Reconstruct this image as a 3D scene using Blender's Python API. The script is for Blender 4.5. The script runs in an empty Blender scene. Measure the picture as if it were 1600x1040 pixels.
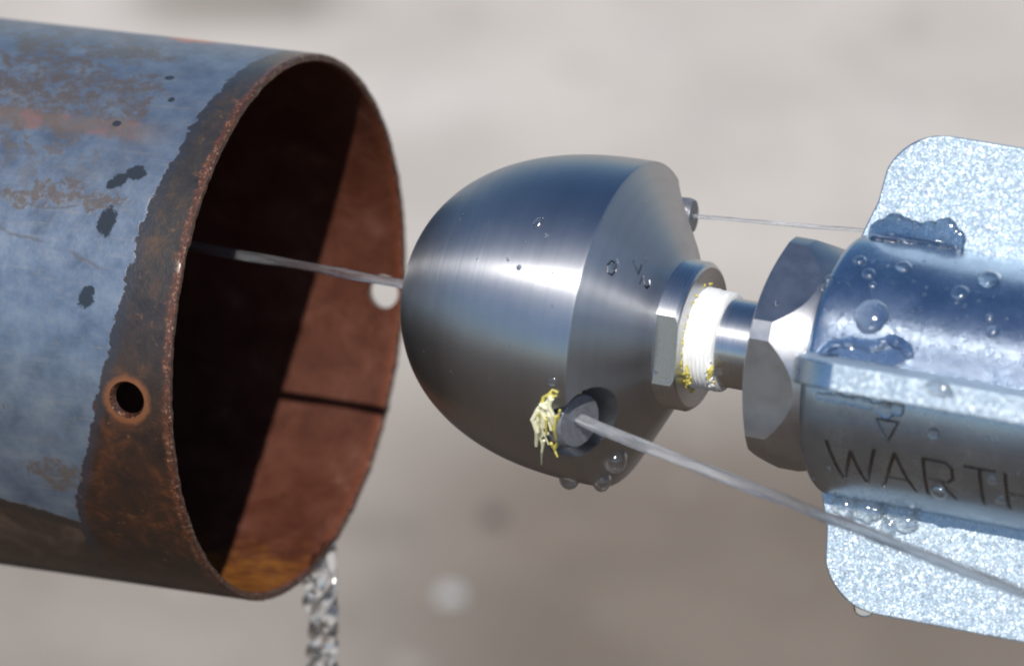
import bpy, bmesh, math, random
from mathutils import Vector, Matrix, noise as mnoise
from mathutils.bvhtree import BVHTree

random.seed(7)
S = bpy.context.scene
COL = S.collection
R = math.radians

# ------------------------------------------------------------------ camera, sky, sun, exposure
PITCH = 33.0                     # the camera looks down at the work from a standing height
DIST = 2.0                       # long lens, two metres away
K = 0.176e-3                     # metres per reference unit (1/1600 of the frame width at the pipe mouth)
CENTRE = Vector((0, 0, 0.55))    # the work hangs at bench height over the ground
cr = Vector((1, 0, 0))
cu = Vector((0, math.sin(R(PITCH)), math.cos(R(PITCH))))
cb = Vector((0, -math.cos(R(PITCH)), math.sin(R(PITCH))))

cam_d = bpy.data.cameras.new('camera')
cam = bpy.data.objects.new('camera', cam_d)
COL.objects.link(cam)
cam.location = CENTRE + cb * DIST
cam.rotation_euler = (R(90 - PITCH), 0, 0)
cam_d.sensor_width = 36
cam_d.lens = 36 * DIST / (1600 * K)
cam_d.clip_start = 0.05
cam_d.clip_end = 2000
cam_d.dof.use_dof = True
cam_d.dof.focus_distance = 1.935
cam_d.dof.aperture_fstop = 9.0
S.camera = cam

def pt(px, py, b=0.0):
    """World point on the line of sight through a place in the photograph, b metres nearer than the pipe mouth."""
    f = K * (1 - b / DIST)
    return CENTRE + cr * ((px - 800) * f) - cu * ((py - 520) * f) + cb * b

# the sun's direction follows from the shadow edge inside the pipe
sun_dir = (cr * -0.097 + cu * 0.395 + cb * 0.913).normalized()
sun_el = math.asin(sun_dir.z)
sun_az = math.atan2(sun_dir.x, sun_dir.y)
W = bpy.data.worlds.new('World')
S.world = W
W.use_nodes = True
wt = W.node_tree
sky = wt.nodes.new('ShaderNodeTexSky')
sky.sky_type = 'NISHITA'
sky.sun_disc = False
sky.sun_elevation = sun_el
sky.sun_rotation = sun_az
sky.dust_density = 0.4
sky.ozone_density = 2.0
hs = wt.nodes.new('ShaderNodeHueSaturation')       # the camera renders the blue of the sky richly
hs.inputs['Saturation'].default_value = 1.18
wt.links.new(sky.outputs[0], hs.inputs['Color'])
wt.links.new(hs.outputs[0], wt.nodes['Background'].inputs[0])
wt.nodes['Background'].inputs[1].default_value = 0.10
sun_d = bpy.data.lights.new('sun', 'SUN')
sun_d.energy = 4.8
sun_d.angle = R(0.5)
sun_d.color = (1.0, 0.945, 0.87)
sun = bpy.data.objects.new('sun', sun_d)
COL.objects.link(sun)
sun.rotation_euler = sun_dir.to_track_quat('Z', 'Y').to_euler()
sun.location = (0, -2, 4)
S.view_settings.view_transform = 'Standard'
S.view_settings.look = 'None'
S.view_settings.exposure = 0.0
S.view_settings.gamma = 1.0
S.render.engine = 'CYCLES'
S.cycles.filter_width = 2.1
S.cycles.use_denoising = True
S.cycles.sample_clamp_indirect = 6.0
S.cycles.max_bounces = 14
S.cycles.transmission_bounces = 12

# ------------------------------------------------------------------ shader helpers
class Mat:
    def __init__(self, name):
        self.m = bpy.data.materials.new(name)
        self.m.use_nodes = True
        self.t = self.m.node_tree
        self.bsdf = self.t.nodes['Principled BSDF']
        tc = self.t.nodes.new('ShaderNodeTexCoord')
        sc = self.t.nodes.new('ShaderNodeVectorMath')
        sc.operation = 'SCALE'
        self.t.links.new(tc.outputs['Object'], sc.inputs[0])
        sc.inputs[3].default_value = 1 / K
        self.co = sc.outputs[0]                        # object coordinates in reference units
        s = self.t.nodes.new('ShaderNodeSeparateXYZ')
        self.t.links.new(self.co, s.inputs[0])
        self.x, self.y, self.z = s.outputs
    def plug(self, v, sock):
        if isinstance(v, bpy.types.NodeSocket):
            self.t.links.new(v, sock)
        elif isinstance(v, (tuple, list)) and len(v) == 3 and sock.type == 'RGBA':
            sock.default_value = (*v, 1)
        else:
            sock.default_value = v
    def math(self, op, a, b=0.0, c=0.0, clamp=False):
        n = self.t.nodes.new('ShaderNodeMath')
        n.operation = op
        n.use_clamp = clamp
        for v, s in zip((a, b, c), n.inputs):
            self.plug(v, s)
        return n.outputs[0]
    def add(self, a, b): return self.math('ADD', a, b)
    def sub(self, a, b): return self.math('SUBTRACT', a, b)
    def mul(self, a, b): return self.math('MULTIPLY', a, b)
    def mx(self, a, b): return self.math('MAXIMUM', a, b)
    def mn(self, a, b): return self.math('MINIMUM', a, b)
    def vec(self, x, y, z):
        n = self.t.nodes.new('ShaderNodeCombineXYZ')
        for v, s in zip((x, y, z), n.inputs):
            self.plug(v, s)
        return n.outputs[0]
    def noise(self, scale, detail=4, rough=0.55, dist=0.0, vec=None, col=False):
        n = self.t.nodes.new('ShaderNodeTexNoise')
        self.plug(self.co if vec is None else vec, n.inputs['Vector'])
        n.inputs['Scale'].default_value = scale
        n.inputs['Detail'].default_value = detail
        n.inputs['Roughness'].default_value = rough
        n.inputs['Distortion'].default_value = dist
        return n.outputs['Color' if col else 'Fac']
    def voronoi(self, scale, vec=None, out='Color', feature='F1'):
        n = self.t.nodes.new('ShaderNodeTexVoronoi')
        n.feature = feature
        self.plug(self.co if vec is None else vec, n.inputs['Vector'])
        n.inputs['Scale'].default_value = scale
        return n.outputs[out]
    def ramp(self, fac, stops, interp='LINEAR'):
        n = self.t.nodes.new('ShaderNodeValToRGB')
        n.color_ramp.interpolation = interp
        e = n.color_ramp.elements
        while len(e) < len(stops):
            e.new(0.5)
        for el, (p, c) in zip(e, stops):
            el.position = p
            el.color = (c, c, c, 1) if not isinstance(c, tuple) else (*c, 1)
        self.plug(fac, n.inputs[0])
        return n.outputs[0]
    def step(self, v, a, b, lo=0.0, hi=1.0):
        n = self.t.nodes.new('ShaderNodeMapRange')
        n.interpolation_type = 'SMOOTHSTEP'
        for x, s in zip((v, a, b, lo, hi), n.inputs):
            self.plug(x, s)
        return n.outputs[0]
    def mix(self, f, a, b):
        n = self.t.nodes.new('ShaderNodeMix')
        n.data_type = 'RGBA'
        self.plug(f, n.inputs[0])
        self.plug(a, n.inputs[6])
        self.plug(b, n.inputs[7])
        return n.outputs[2]
    def mixf(self, f, a, b):
        n = self.t.nodes.new('ShaderNodeMix')
        n.data_type = 'FLOAT'
        self.plug(f, n.inputs[0])
        self.plug(a, n.inputs[2])
        self.plug(b, n.inputs[3])
        return n.outputs[0]
    def bump(self, h, units, strength=1.0, normal=None):
        n = self.t.nodes.new('ShaderNodeBump')
        n.inputs['Strength'].default_value = strength
        n.inputs['Distance'].default_value = units * K
        self.plug(h, n.inputs['Height'])
        if normal is not None:
            self.plug(normal, n.inputs['Normal'])
        return n.outputs[0]
    def set(self, **kw):
        names = dict(color='Base Color', metal='Metallic', rough='Roughness', normal='Normal', ior='IOR', trans='Transmission Weight',
                     spec='Specular IOR Level', coat='Coat Weight', coat_rough='Coat Roughness', aniso='Anisotropic', tangent='Tangent',
                     aniso_rot='Anisotropic Rotation', sss='Subsurface Weight', coat_normal='Coat Normal')
        for k, v in kw.items():
            self.plug(v, self.bsdf.inputs[names[k]])
        return self
    def radial_tangent(self):
        n = self.t.nodes.new('ShaderNodeTangent')
        n.direction_type = 'RADIAL'
        n.axis = 'X'
        return n.outputs[0]

# ------------------------------------------------------------------ materials
def spot_mask(M, u, v, spots, wobble):
    """Largest of a few ragged elliptical blots at (u, v) with half sizes (a, b)."""
    out = None
    for (u0, v0, a, b) in spots:
        du = M.mul(M.sub(u, u0), 1 / a)
        dv = M.mul(M.sub(v, v0), 1 / b)
        d = M.math('SQRT', M.add(M.mul(du, du), M.mul(dv, dv)))
        g = M.step(M.add(d, wobble), 1.12, 0.88)
        out = g if out is None else M.mx(out, g)
    return out

PR = 430.0                                             # outer radius of the pipe in reference units
def pipe_outer():
    M = Mat('mill_scale_steel')
    phi = M.math('ARCTAN2', M.y, M.z)                  # radians, 0 on the side turned to the camera
    v = M.mul(phi, PR)
    u = M.x
    uv = M.vec(u, v, 0.0)
    fine = M.noise(0.10, 5, 0.6)
    mid = M.noise(0.022, 5, 0.6)
    big = M.noise(0.006, 4, 0.55)
    # the mill scale: blue grey, faintly mottled and finely speckled
    base = M.ramp(mid, [(0.28, (0.115, 0.155, 0.215)), (0.5, (0.175, 0.225, 0.30)), (0.72, (0.25, 0.30, 0.36))])
    base = M.mix(M.mul(M.step(fine, 0.48, 0.75), 0.35), base, (0.24, 0.23, 0.22))
    # long drawing marks along the pipe and slanting scratches
    streak = M.noise(1.0, 3, 0.6, vec=M.vec(M.mul(u, 0.006), M.mul(v, 0.09), 0.0))
    base = M.mix(M.mul(M.step(streak, 0.54, 0.75), 0.30), base, (0.36, 0.34, 0.31))
    # warm brown film where the scale has been scuffed off, densest high on the left
    loc = M.mul(M.step(u, -70, -300), M.step(v, 90, 300))
    loc = M.mul(loc, M.step(v, 620, 470))
    diag = M.noise(1.0, 5, 0.66, dist=0.9, vec=M.vec(M.mul(M.add(u, M.mul(v, -0.8)), 0.013), M.mul(M.add(M.mul(u, 0.8), v), 0.022), 0.0))
    scuff = M.mul(M.step(diag, 0.46, 0.58), M.add(M.mul(loc, 0.95), 0.05))
    scuff = M.mul(scuff, M.step(fine, 0.30, 0.52, 0.35, 1.0))
    rd = lambda q: q * math.pi / 180 * PR
    wob2 = M.add(M.mul(M.sub(M.noise(0.022, 5, 0.65, dist=0.8), 0.5), 3.2), -0.08)
    patch = spot_mask(M, u, v, [(-330, rd(49), 80, 62), (-262, rd(52), 45, 40), (-185, rd(49), 46, 60), (-235, rd(66), 60, 26), (-395, rd(60), 45, 50),
                                (-210, rd(22), 80, 20), (-290, rd(20), 50, 16), (-330, rd(-24), 40, 14), (-200, rd(-38), 60, 26)], wob2)
    patch = M.mul(patch, M.step(M.noise(0.055, 4, 0.7), 0.38, 0.55))
    scuff = M.mx(scuff, M.mul(patch, 0.95))
    # the streak of rust along the pipe, halfway up
    wob = M.mul(M.sub(M.noise(0.018, 4, 0.6), 0.5), 46.0)
    dv = M.math('ABSOLUTE', M.sub(M.add(v, wob), 292.0))
    line = M.mul(M.step(dv, 30, 9), M.step(M.add(u, wob), -60, -180))
    line = M.mul(line, M.step(mid, 0.25, 0.55, 0.65, 1.0))
    rusty = M.mix(M.step(M.noise(0.028, 4, 0.6), 0.50, 0.66), (0.17, 0.13, 0.11), (0.235, 0.130, 0.112))
    col = M.mix(M.mul(scuff, 0.9), base, (0.115, 0.09, 0.075))
    col = M.mix(M.mul(line, 0.9), col, rusty)
    # a few hairline scratches
    hv = M.math('ABSOLUTE', M.sub(v, M.add(M.mul(u, -0.22), M.add(M.mul(M.sub(M.noise(0.012, 3), 0.5), 40.0), 30.0))))
    hair = M.mul(M.step(hv, 4.5, 1.0), M.mul(M.step(u, -110, -150), M.step(streak, 0.36, 0.5)))
    hv2 = M.math('ABSOLUTE', M.sub(v, M.add(M.mul(M.mul(M.add(u, 250), M.add(u, 250)), 0.0035), 138.0)))
    hair = M.mx(hair, M.mul(M.step(hv2, 3.5, 0.8), M.mul(M.step(u, -185, -200), M.step(u, -330, -300))))
    col = M.mix(M.mul(hair, 0.55), col, (0.13, 0.12, 0.11))
    # dark blots where drops have stained the scale
    wb = M.mul(M.sub(M.noise(0.055, 5, 0.7), 0.5), 2.0)
    rad = lambda d: d * math.pi / 180 * PR
    spots = [(-118, rad(28.3), 17, 14), (-138, rad(26.6), 13, 12), (-152, rad(25.2), 9, 8), (-141, rad(17.0), 17, 23),
             (-152, rad(1.0), 13, 17), (-145, rad(2.4), 9, 8), (-150, rad(56.5), 8, 6), (-185, rad(40), 7, 6), (-120, rad(49), 6, 7)]
    blot = spot_mask(M, u, v, spots, wb)
    col = M.mix(blot, col, (0.035, 0.042, 0.052))
    # orange rust spot on the crest
    crest = spot_mask(M, u, v, [(-205, rad(86), 46, 44)], wb)
    col = M.mix(crest, col, (0.46, 0.11, 0.03))
    # the lower flank, where the scale is gone and rust and water hang
    low_edge = M.add(M.mul(M.sub(M.noise(0.010, 4, 0.6), 0.5), 40.0), M.add(M.mul(u, -0.29), -443.0))
    low = M.step(M.sub(v, low_edge), 4, -4)
    # the bare band behind the mouth: its ragged edge as a function of the angle
    prof = [(78, -44), (65, -50), (56, -57), (47, -61), (40, -62), (34, -63), (30, -73), (24, -76), (18, -80), (8, -85), (0, -96), (-8, -101),
            (-17, -120), (-27, -139), (-38, -166), (-45, -187), (-60, -200)]
    deg = M.mul(phi, 180 / math.pi)
    t = M.math('ADD', M.mul(deg, 1 / 180.0), 0.5)
    edge = M.ramp(t, [(a / 180 + 0.5, -b / 300) for a, b in reversed(prof)])
    edge = M.mul(edge, -300.0)
    ragged = M.add(M.mul(M.sub(M.noise(0.030, 5, 0.65, dist=0.6), 0.5), 34.0), M.mul(M.sub(M.noise(0.12, 3, 0.6), 0.5), 8.0))
    d = M.sub(M.add(u, ragged), edge)
    band = M.step(d, -1.5, 1.5)
    rim_line = M.mul(M.step(d, -2, 3), M.step(d, 26, 6))
    bn = M.noise(0.020, 5, 0.65, dist=0.5)
    fl = M.noise(0.05, 5, 0.7)
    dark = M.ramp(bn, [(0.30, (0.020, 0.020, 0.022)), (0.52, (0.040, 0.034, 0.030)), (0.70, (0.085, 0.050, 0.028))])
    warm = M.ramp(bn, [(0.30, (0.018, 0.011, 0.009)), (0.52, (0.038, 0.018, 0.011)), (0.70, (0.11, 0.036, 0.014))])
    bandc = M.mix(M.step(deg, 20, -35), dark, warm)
    near_rim = M.step(M.add(u, M.mul(M.sub(fl, 0.5), 30.0)), -17, -5)
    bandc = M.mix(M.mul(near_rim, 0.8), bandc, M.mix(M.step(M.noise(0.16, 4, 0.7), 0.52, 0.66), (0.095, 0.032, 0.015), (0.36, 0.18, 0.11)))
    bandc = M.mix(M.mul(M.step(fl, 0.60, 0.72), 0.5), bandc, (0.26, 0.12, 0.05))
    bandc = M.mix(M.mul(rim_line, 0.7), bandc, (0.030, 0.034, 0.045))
    # ring of bright rust round the drilled hole
    hu = M.sub(u, -72.0)
    hw = M.sub(v, rad(-18.8))
    hd = M.add(M.math('SQRT', M.add(M.mul(hu, hu), M.mul(hw, hw))), M.mul(M.sub(fl, 0.5), 16.0))
    bandc = M.mix(M.mul(M.step(hd, 44, 33), 0.85), bandc, (0.20, 0.075, 0.03))
    lowc = M.ramp(M.noise(0.012, 5, 0.6, dist=0.7), [(0.32, (0.030, 0.020, 0.016)), (0.50, (0.065, 0.041, 0.030)), (0.68, (0.13, 0.085, 0.062))])
    wetedge = M.step(M.math('ABSOLUTE', M.sub(v, M.sub(low_edge, 12.0))), 16, 5)
    lowc = M.mix(M.mul(wetedge, 0.85), lowc, (0.030, 0.024, 0.022))
    col = M.mix(low, col, lowc)
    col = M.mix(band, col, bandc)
    bare = M.mx(M.mx(band, low), M.mx(crest, M.mul(M.mx(line, scuff), 0.55)))
    metal = M.mixf(bare, 0.62, 0.12)
    metal = M.mixf(blot, metal, 0.2)
    rough = M.mixf(bare, 0.40, 0.38)
    rough = M.mixf(blot, rough, 0.16)
    rough = M.add(rough, M.mul(M.sub(fine, 0.5), 0.20))
    h = M.add(M.mul(fine, M.mixf(bare, 0.5, 1.0)), M.mul(M.noise(0.3, 3, 0.6), M.mixf(bare, 0.25, 0.8)))
    h = M.sub(h, M.mul(band, 0.9))
    nb = M.bump(h, 1.4, 0.5)
    M.set(color=col, metal=metal, rough=rough, normal=nb, coat=M.mul(bare, 0.25), coat_rough=0.2)
    return M.m

def pipe_inner():
    M = Mat('rusty_bore')
    a = M.noise(0.014, 5, 0.62, dist=0.4)
    fine = M.noise(0.09, 5, 0.65)
    col = M.ramp(a, [(0.30, (0.046, 0.014, 0.008)), (0.48, (0.070, 0.023, 0.0135)), (0.60, (0.086, 0.031, 0.0195)), (0.76, (0.135, 0.062, 0.044))])
    col = M.mix(M.mul(M.step(fine, 0.50, 0.70), 0.35), col, (0.045, 0.017, 0.011))
    # orange scale left where the water lies in the bottom of the bore
    phi = M.mul(M.math('ARCTAN2', M.y, M.z), 180 / math.pi)
    wob = M.mul(M.sub(M.noise(0.03, 4, 0.6), 0.5), 34.0)
    bottom = M.mul(M.step(M.add(phi, wob), -125, -104), M.step(M.add(phi, wob), -40, -62))
    lay = M.noise(1.0, 4, 0.65, dist=0.6, vec=M.vec(M.mul(M.x, 0.014), M.mul(M.y, 0.05), M.mul(M.z, 0.05)))
    orange = M.ramp(lay, [(0.32, (0.09, 0.028, 0.009)), (0.50, (0.19, 0.072, 0.014)), (0.66, (0.27, 0.115, 0.020))])
    col = M.mix(M.mul(bottom, 0.9), col, orange)
    lip = M.step(M.add(M.x, M.mul(M.sub(fine, 0.5), 24.0)), -22, -4)
    col = M.mix(M.mul(lip, 0.7), col, (0.13, 0.040, 0.020))
    nb = M.bump(M.add(fine, M.mul(a, 0.6)), 3.0, 0.8)
    M.set(color=col, metal=0.0, rough=M.add(0.55, M.mul(M.sub(a, 0.5), 0.5)), normal=nb, coat=0.04, coat_rough=0.25, spec=0.12)
    return M.m

def pipe_rim():
    M = Mat('raw_cut_edge')
    f = M.noise(0.10, 5, 0.75)
    g = M.voronoi(0.30, out='Color')
    s = M.t.nodes.new('ShaderNodeSeparateColor')
    M.plug(g, s.inputs[0])
    col = M.ramp(f, [(0.34, (0.035, 0.014, 0.010)), (0.54, (0.085, 0.030, 0.015)), (0.68, (0.22, 0.078, 0.032)), (0.80, (0.45, 0.28, 0.20))])
    col = M.mix(M.mul(M.step(s.outputs[0], 0.85, 0.98), 0.5), col, (0.42, 0.26, 0.18))
    M.set(color=col, metal=0.25, rough=0.38, normal=M.bump(M.add(f, s.outputs[1]), 4.0, 0.9), coat=0.4, coat_rough=0.15)
    return M.m

def steel(name, tint=(0.44, 0.45, 0.475), rough=0.34, aniso=0.95, stains=False):
    M = Mat(name)
    # turning marks: fine rings round the axis
    r = M.math('SQRT', M.add(M.mul(M.y, M.y), M.mul(M.z, M.z)))
    rings = M.noise(1.0, 3, 0.7, vec=M.vec(M.mul(M.x, 0.55), M.mul(r, 0.55), 0.0))
    bands = M.noise(1.0, 3, 0.6, vec=M.vec(M.mul(M.x, 0.05), M.mul(r, 0.05), 3.0))
    cloud = M.noise(0.012, 4, 0.6)
    speck = M.noise(0.16, 3, 0.6)
    col = M.mix(M.mul(M.step(bands, 0.35, 0.7), 0.35), tint, tuple(c * 0.80 for c in tint))
    col = M.mix(M.mul(M.step(cloud, 0.5, 0.75), 0.25), col, tuple(c * 1.15 for c in tint))
    rg = M.add(M.add(rough, M.mul(M.sub(rings, 0.5), 0.14)), M.mul(M.sub(cloud, 0.5), 0.12))
    if stains:
        st = M.mul(M.step(M.noise(0.035, 5, 0.7), 0.60, 0.70), M.step(M.y, -90, -190))
        st = M.mul(st, M.step(speck, 0.45, 0.6))
        col = M.mix(M.mul(st, 0.55), col, (0.42, 0.20, 0.06))
        fleck = M.step(speck, 0.70, 0.76)
        col = M.mix(M.mul(fleck, 0.45), col, (0.20, 0.20, 0.21))
    M.set(color=col, metal=1.0, rough=rg, normal=M.bump(M.add(rings, M.mul(speck, 0.06)), 0.2, 0.4), aniso=aniso, aniso_rot=0.25, tangent=M.radial_tangent())
    # a second, broader lobe: the worn tops of the grooves
    b2 = M.t.nodes.new('ShaderNodeBsdfPrincipled')
    for k_ in ('Base Color', 'Metallic', 'Normal', 'Tangent', 'Anisotropic Rotation'):
        l_ = M.bsdf.inputs[k_].links
        if l_:
            M.t.links.new(l_[0].from_socket, b2.inputs[k_])
        else:
            b2.inputs[k_].default_value = M.bsdf.inputs[k_].default_value
    M.plug(M.add(rg, 0.12), b2.inputs['Roughness'])
    b2.inputs['Anisotropic'].default_value = aniso * 0.6
    mx_ = M.t.nodes.new('ShaderNodeMixShader')
    mx_.inputs[0].default_value = 0.42
    M.plug(M.bsdf.outputs[0], mx_.inputs[1])
    M.plug(b2.outputs[0], mx_.inputs[2])
    M.plug(mx_.outputs[0], M.t.nodes['Material Output'].inputs[0])
    return M.m

def ptfe(name, tint):
    M = Mat(name)
    n = M.noise(1.0, 4, 0.65, vec=M.vec(M.mul(M.x, 0.22), M.mul(M.y, 0.02), M.mul(M.z, 0.02)))
    col = M.mix(M.step(n, 0.35, 0.65), tuple(c * 0.88 for c in tint), tint)
    M.set(color=col, rough=0.5, normal=M.bump(n, 3.0, 0.8), sss=0.0, spec=0.4)
    return M.m

def zinc_body(name='blue_zinc_plating', glitter=0.5):
    M = Mat(name)
    cell = M.voronoi(0.75, out='Color')
    s = M.t.nodes.new('ShaderNodeSeparateColor')
    M.plug(cell, s.inputs[0])
    cloud = M.noise(0.015, 5, 0.6)
    fine = M.noise(0.2, 4, 0.7)
    col = M.mix(M.step(cloud, 0.3, 0.7), (0.38, 0.46, 0.56), (0.49, 0.58, 0.68))
    sp = M.step(s.outputs[2], 0.90, 1.0)
    col = M.mix(M.mul(sp, 0.5), col, (0.9, 0.93, 0.96))
    rg = M.add(0.265, M.mul(M.sub(cloud, 0.5), 0.14))
    nb = M.bump(M.add(M.mul(s.outputs[0], glitter), M.mul(fine, 0.25)), 0.6, 0.35)
    M.set(color=col, metal=1.0, rough=rg, normal=nb)
    return M.m

def fin_flake():
    """Coarse crystalline zinc: every grain tilts its own way and throws its own glint."""
    M = Mat('glittering_zinc_grain')
    col_in = None
    cell = M.voronoi(0.52, out='Color')
    cell2 = M.voronoi(0.20, out='Color')
    geo = M.t.nodes.new('ShaderNodeNewGeometry')
    def vm(op, a, b=None, sc=None):
        n = M.t.nodes.new('ShaderNodeVectorMath')
        n.operation = op
        M.plug(a, n.inputs[0])
        if b is not None: M.plug(b, n.inputs[1])
        if sc is not None: n.inputs[3].default_value = sc
        return n.outputs[0]
    t = vm('SCALE', vm('SUBTRACT', cell, (0.5, 0.5, 0.5)), sc=0.30)
    t2 = vm('SCALE', vm('SUBTRACT', cell2, (0.5, 0.5, 0.5)), sc=0.14)
    nn = vm('NORMALIZE', vm('ADD', geo.outputs['Normal'], vm('ADD', t, t2)))
    s = M.t.nodes.new('ShaderNodeSeparateColor')
    M.plug(cell, s.inputs[0])
    col = M.mix(M.step(s.outputs[1], 0.1, 0.9), (0.43, 0.545, 0.64), (0.64, 0.735, 0.79))
    col = M.mix(M.mul(M.step(s.outputs[0], 0.9, 1.0), 0.5), col, (0.85, 0.76, 0.80))
    col = M.mix(M.mul(M.step(M.noise(0.02, 4, 0.6), 0.55, 0.75), 0.3), col, (0.45, 0.55, 0.66))
    M.set(color=col, metal=0.80, rough=0.50, normal=nn)
    return M.m

def plain_metal(name, col, rough, metal=1.0, scale=0.1, bump=0.8, dim=0.72):
    M = Mat(name)
    n = M.noise(scale, 4, 0.65)
    c = M.mix(M.step(n, 0.3, 0.7), tuple(x * dim for x in col), col)
    M.set(color=c, metal=metal, rough=M.add(rough, M.mul(M.sub(n, 0.5), 0.15)), normal=M.bump(n, bump, 0.5))
    return M.m

def water(name='clear_water', bump=0.0, coat=0.0):
    M = Mat(name)
    M.set(color=(0.97, 0.985, 0.99), trans=1.0, ior=1.333, rough=0.035)
    if coat:
        M.set(coat=coat, coat_rough=0.09)
        M.bsdf.inputs['Coat IOR'].default_value = 1.8
    if bump:
        M.set(normal=M.bump(M.noise(0.05, 3, 0.55), bump, 0.8))
    return M.m

def jet_water(name='aerated_jet_water', lo=0.08, hi=0.40, rough=0.12):
    """A pressure jet: clear core, skin torn into fine lengthwise streaks, milky with air."""
    M = Mat(name)
    st = M.noise(1.0, 4, 0.65, vec=M.vec(M.mul(M.x, 0.012), M.mul(M.y, 0.25), M.mul(M.z, 0.25)))
    M.set(color=(0.95, 0.965, 0.98), trans=1.0, ior=1.333, rough=rough, normal=M.bump(st, 5.0, 0.8))
    d = M.t.nodes.new('ShaderNodeBsdfDiffuse')
    d.inputs[0].default_value = (0.74, 0.76, 0.80, 1)
    mixn = M.t.nodes.new('ShaderNodeMixShader')
    M.plug(M.mul(M.step(st, 0.35, 0.75, lo, hi), M.step(M.x, 480, 100, 0.22, 1.0)), mixn.inputs[0])
    M.plug(M.bsdf.outputs[0], mixn.inputs[1])
    M.plug(d.outputs[0], mixn.inputs[2])
    M.plug(mixn.outputs[0], M.t.nodes['Material Output'].inputs[0])
    return M.m

def ground_mat():
    M = Mat('concrete_yard')
    tc = M.t.nodes.new('ShaderNodeTexCoord')
    co = tc.outputs['Object']                          # metres
    sp = M.t.nodes.new('ShaderNodeSeparateXYZ')
    M.plug(co, sp.inputs[0])
    X, Y = sp.outputs[0], sp.outputs[1]
    grain = M.noise(160, 4, 0.7, vec=co)
    cloud = M.noise(9.0, 4, 0.6, vec=co)
    big = M.noise(2.2, 4, 0.55, vec=co)
    dry = M.mix(M.step(cloud, 0.32, 0.70), (0.425, 0.388, 0.343), (0.525, 0.483, 0.435))
    dry = M.mix(M.mul(M.step(M.noise(26, 3, 0.6, vec=co), 0.58, 0.72), 0.35), dry, (0.36, 0.35, 0.345))
    dry = M.mix(M.mul(M.step(grain, 0.3, 0.7), 0.3), dry, (0.30, 0.29, 0.275))
    wet = M.mix(M.step(cloud, 0.32, 0.70), (0.152, 0.122, 0.095), (0.198, 0.162, 0.129))
    wet = M.mix(M.mul(M.step(grain, 0.3, 0.7), 0.35), wet, (0.11, 0.10, 0.088))
    # the damp apron under the work, where the jets have been running
    line = M.add(M.mul(X, 0.10), M.mul(M.sub(big, 0.5), 0.16))
    line = M.add(line, M.mul(M.sub(cloud, 0.5), 0.08))
    dampness = M.step(M.sub(Y, line), 0.90, 0.70)
    lighter = M.step(X, 0.02, -0.10, 0.0, 0.38)
    dampness = M.mul(dampness, M.sub(1.0, M.mul(lighter, M.step(Y, 0.2, 0.4))))
    col = M.mix(dampness, dry, wet)
    unseen_dark = M.step(Y, 0.62, 0.40)  # extra dark ground out of view, added to darken the metal's reflections
    unseen_dark = M.mul(unseen_dark, M.step(Y, -5.0, -3.0))
    col = M.mix(M.mul(unseen_dark, 0.85), col, (0.062, 0.043, 0.028))
    # dark and pale spots trodden into the yard
    spots = M.noise(19, 2, 0.5, vec=co)
    col = M.mix(M.mul(M.step(spots, 0.60, 0.70), 0.16), col, (0.09, 0.08, 0.075))
    col = M.mix(M.mul(M.step(spots, 0.36, 0.28), 0.22), col, (0.55, 0.53, 0.51))
    # dark oval patch farther off
    du = M.mul(M.sub(X, -0.125), 1 / 0.06)
    dv = M.mul(M.sub(Y, 1.12), 1 / 0.03)
    d = M.add(M.math('SQRT', M.add(M.mul(du, du), M.mul(dv, dv))), M.mul(M.sub(cloud, 0.5), 0.8))
    col = M.mix(M.mul(M.step(d, 1.25, 0.5), 0.65), col, (0.17, 0.145, 0.12))
    M.set(color=col, rough=0.8, normal=M.bump(grain, 6.0, 0.5), spec=0.3)
    return M.m

MT = dict(
    outer=pipe_outer(), inner=pipe_inner(), rim=pipe_rim(),
    head=steel('turned_stainless_steel', stains=True), bright=steel('bright_turned_steel', (0.56, 0.57, 0.59), 0.28, 0.9),
    nut=plain_metal('brushed_nut_steel', (0.47, 0.475, 0.49), 0.36, 1.0, 0.03, 0.25, 0.9),
    insert=plain_metal('grey_insert_steel', (0.23, 0.24, 0.27), 0.42, 0.45, 0.12),
    dark=plain_metal('shadowed_groove_steel', (0.24, 0.24, 0.25), 0.24, 1.0),
    body=zinc_body(), fin=fin_flake(), ptfe=ptfe('white_thread_tape_film', (0.86, 0.87, 0.86)),
    yellow=ptfe('yellowed_thread_tape_film', (0.62, 0.54, 0.13)), cream=ptfe('cream_thread_tape_film', (0.84, 0.82, 0.56)),
    water=water(), bead=water('glinting_drop_water', 0, 1.0), stream=water('tumbling_stream_water', 0, 0.6), rip=water('rippled_water', 2.5), jet=jet_water(), clear_jet=jet_water('clear_jet_water', 0.0, 0.16), ground=ground_mat(), pale=plain_metal('pale_stone', (0.40, 0.40, 0.40), 0.7, 0.0), stone=plain_metal('dark_stone', (0.07, 0.062, 0.058), 0.7, 0.0))

# ------------------------------------------------------------------ object helpers
def tag(o, label=None, cat=None, group=None, kind=None):
    for k, v in (('label', label), ('category', cat), ('group', group), ('kind', kind)):
        if v:
            o[k] = v
    return o

def empty(name, mw):
    o = bpy.data.objects.new(name, None)
    COL.objects.link(o)
    o.matrix_world = mw
    o.empty_display_size = 0.02
    return o

def sharpen(me, angle=28):
    bm = bmesh.new()
    bm.from_mesh(me)
    for f in bm.faces:
        f.smooth = True
    for e in bm.edges:
        e.smooth = not (len(e.link_faces) == 2 and e.calc_face_angle(0) > R(angle))
    bm.to_mesh(me)
    bm.free()

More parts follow.
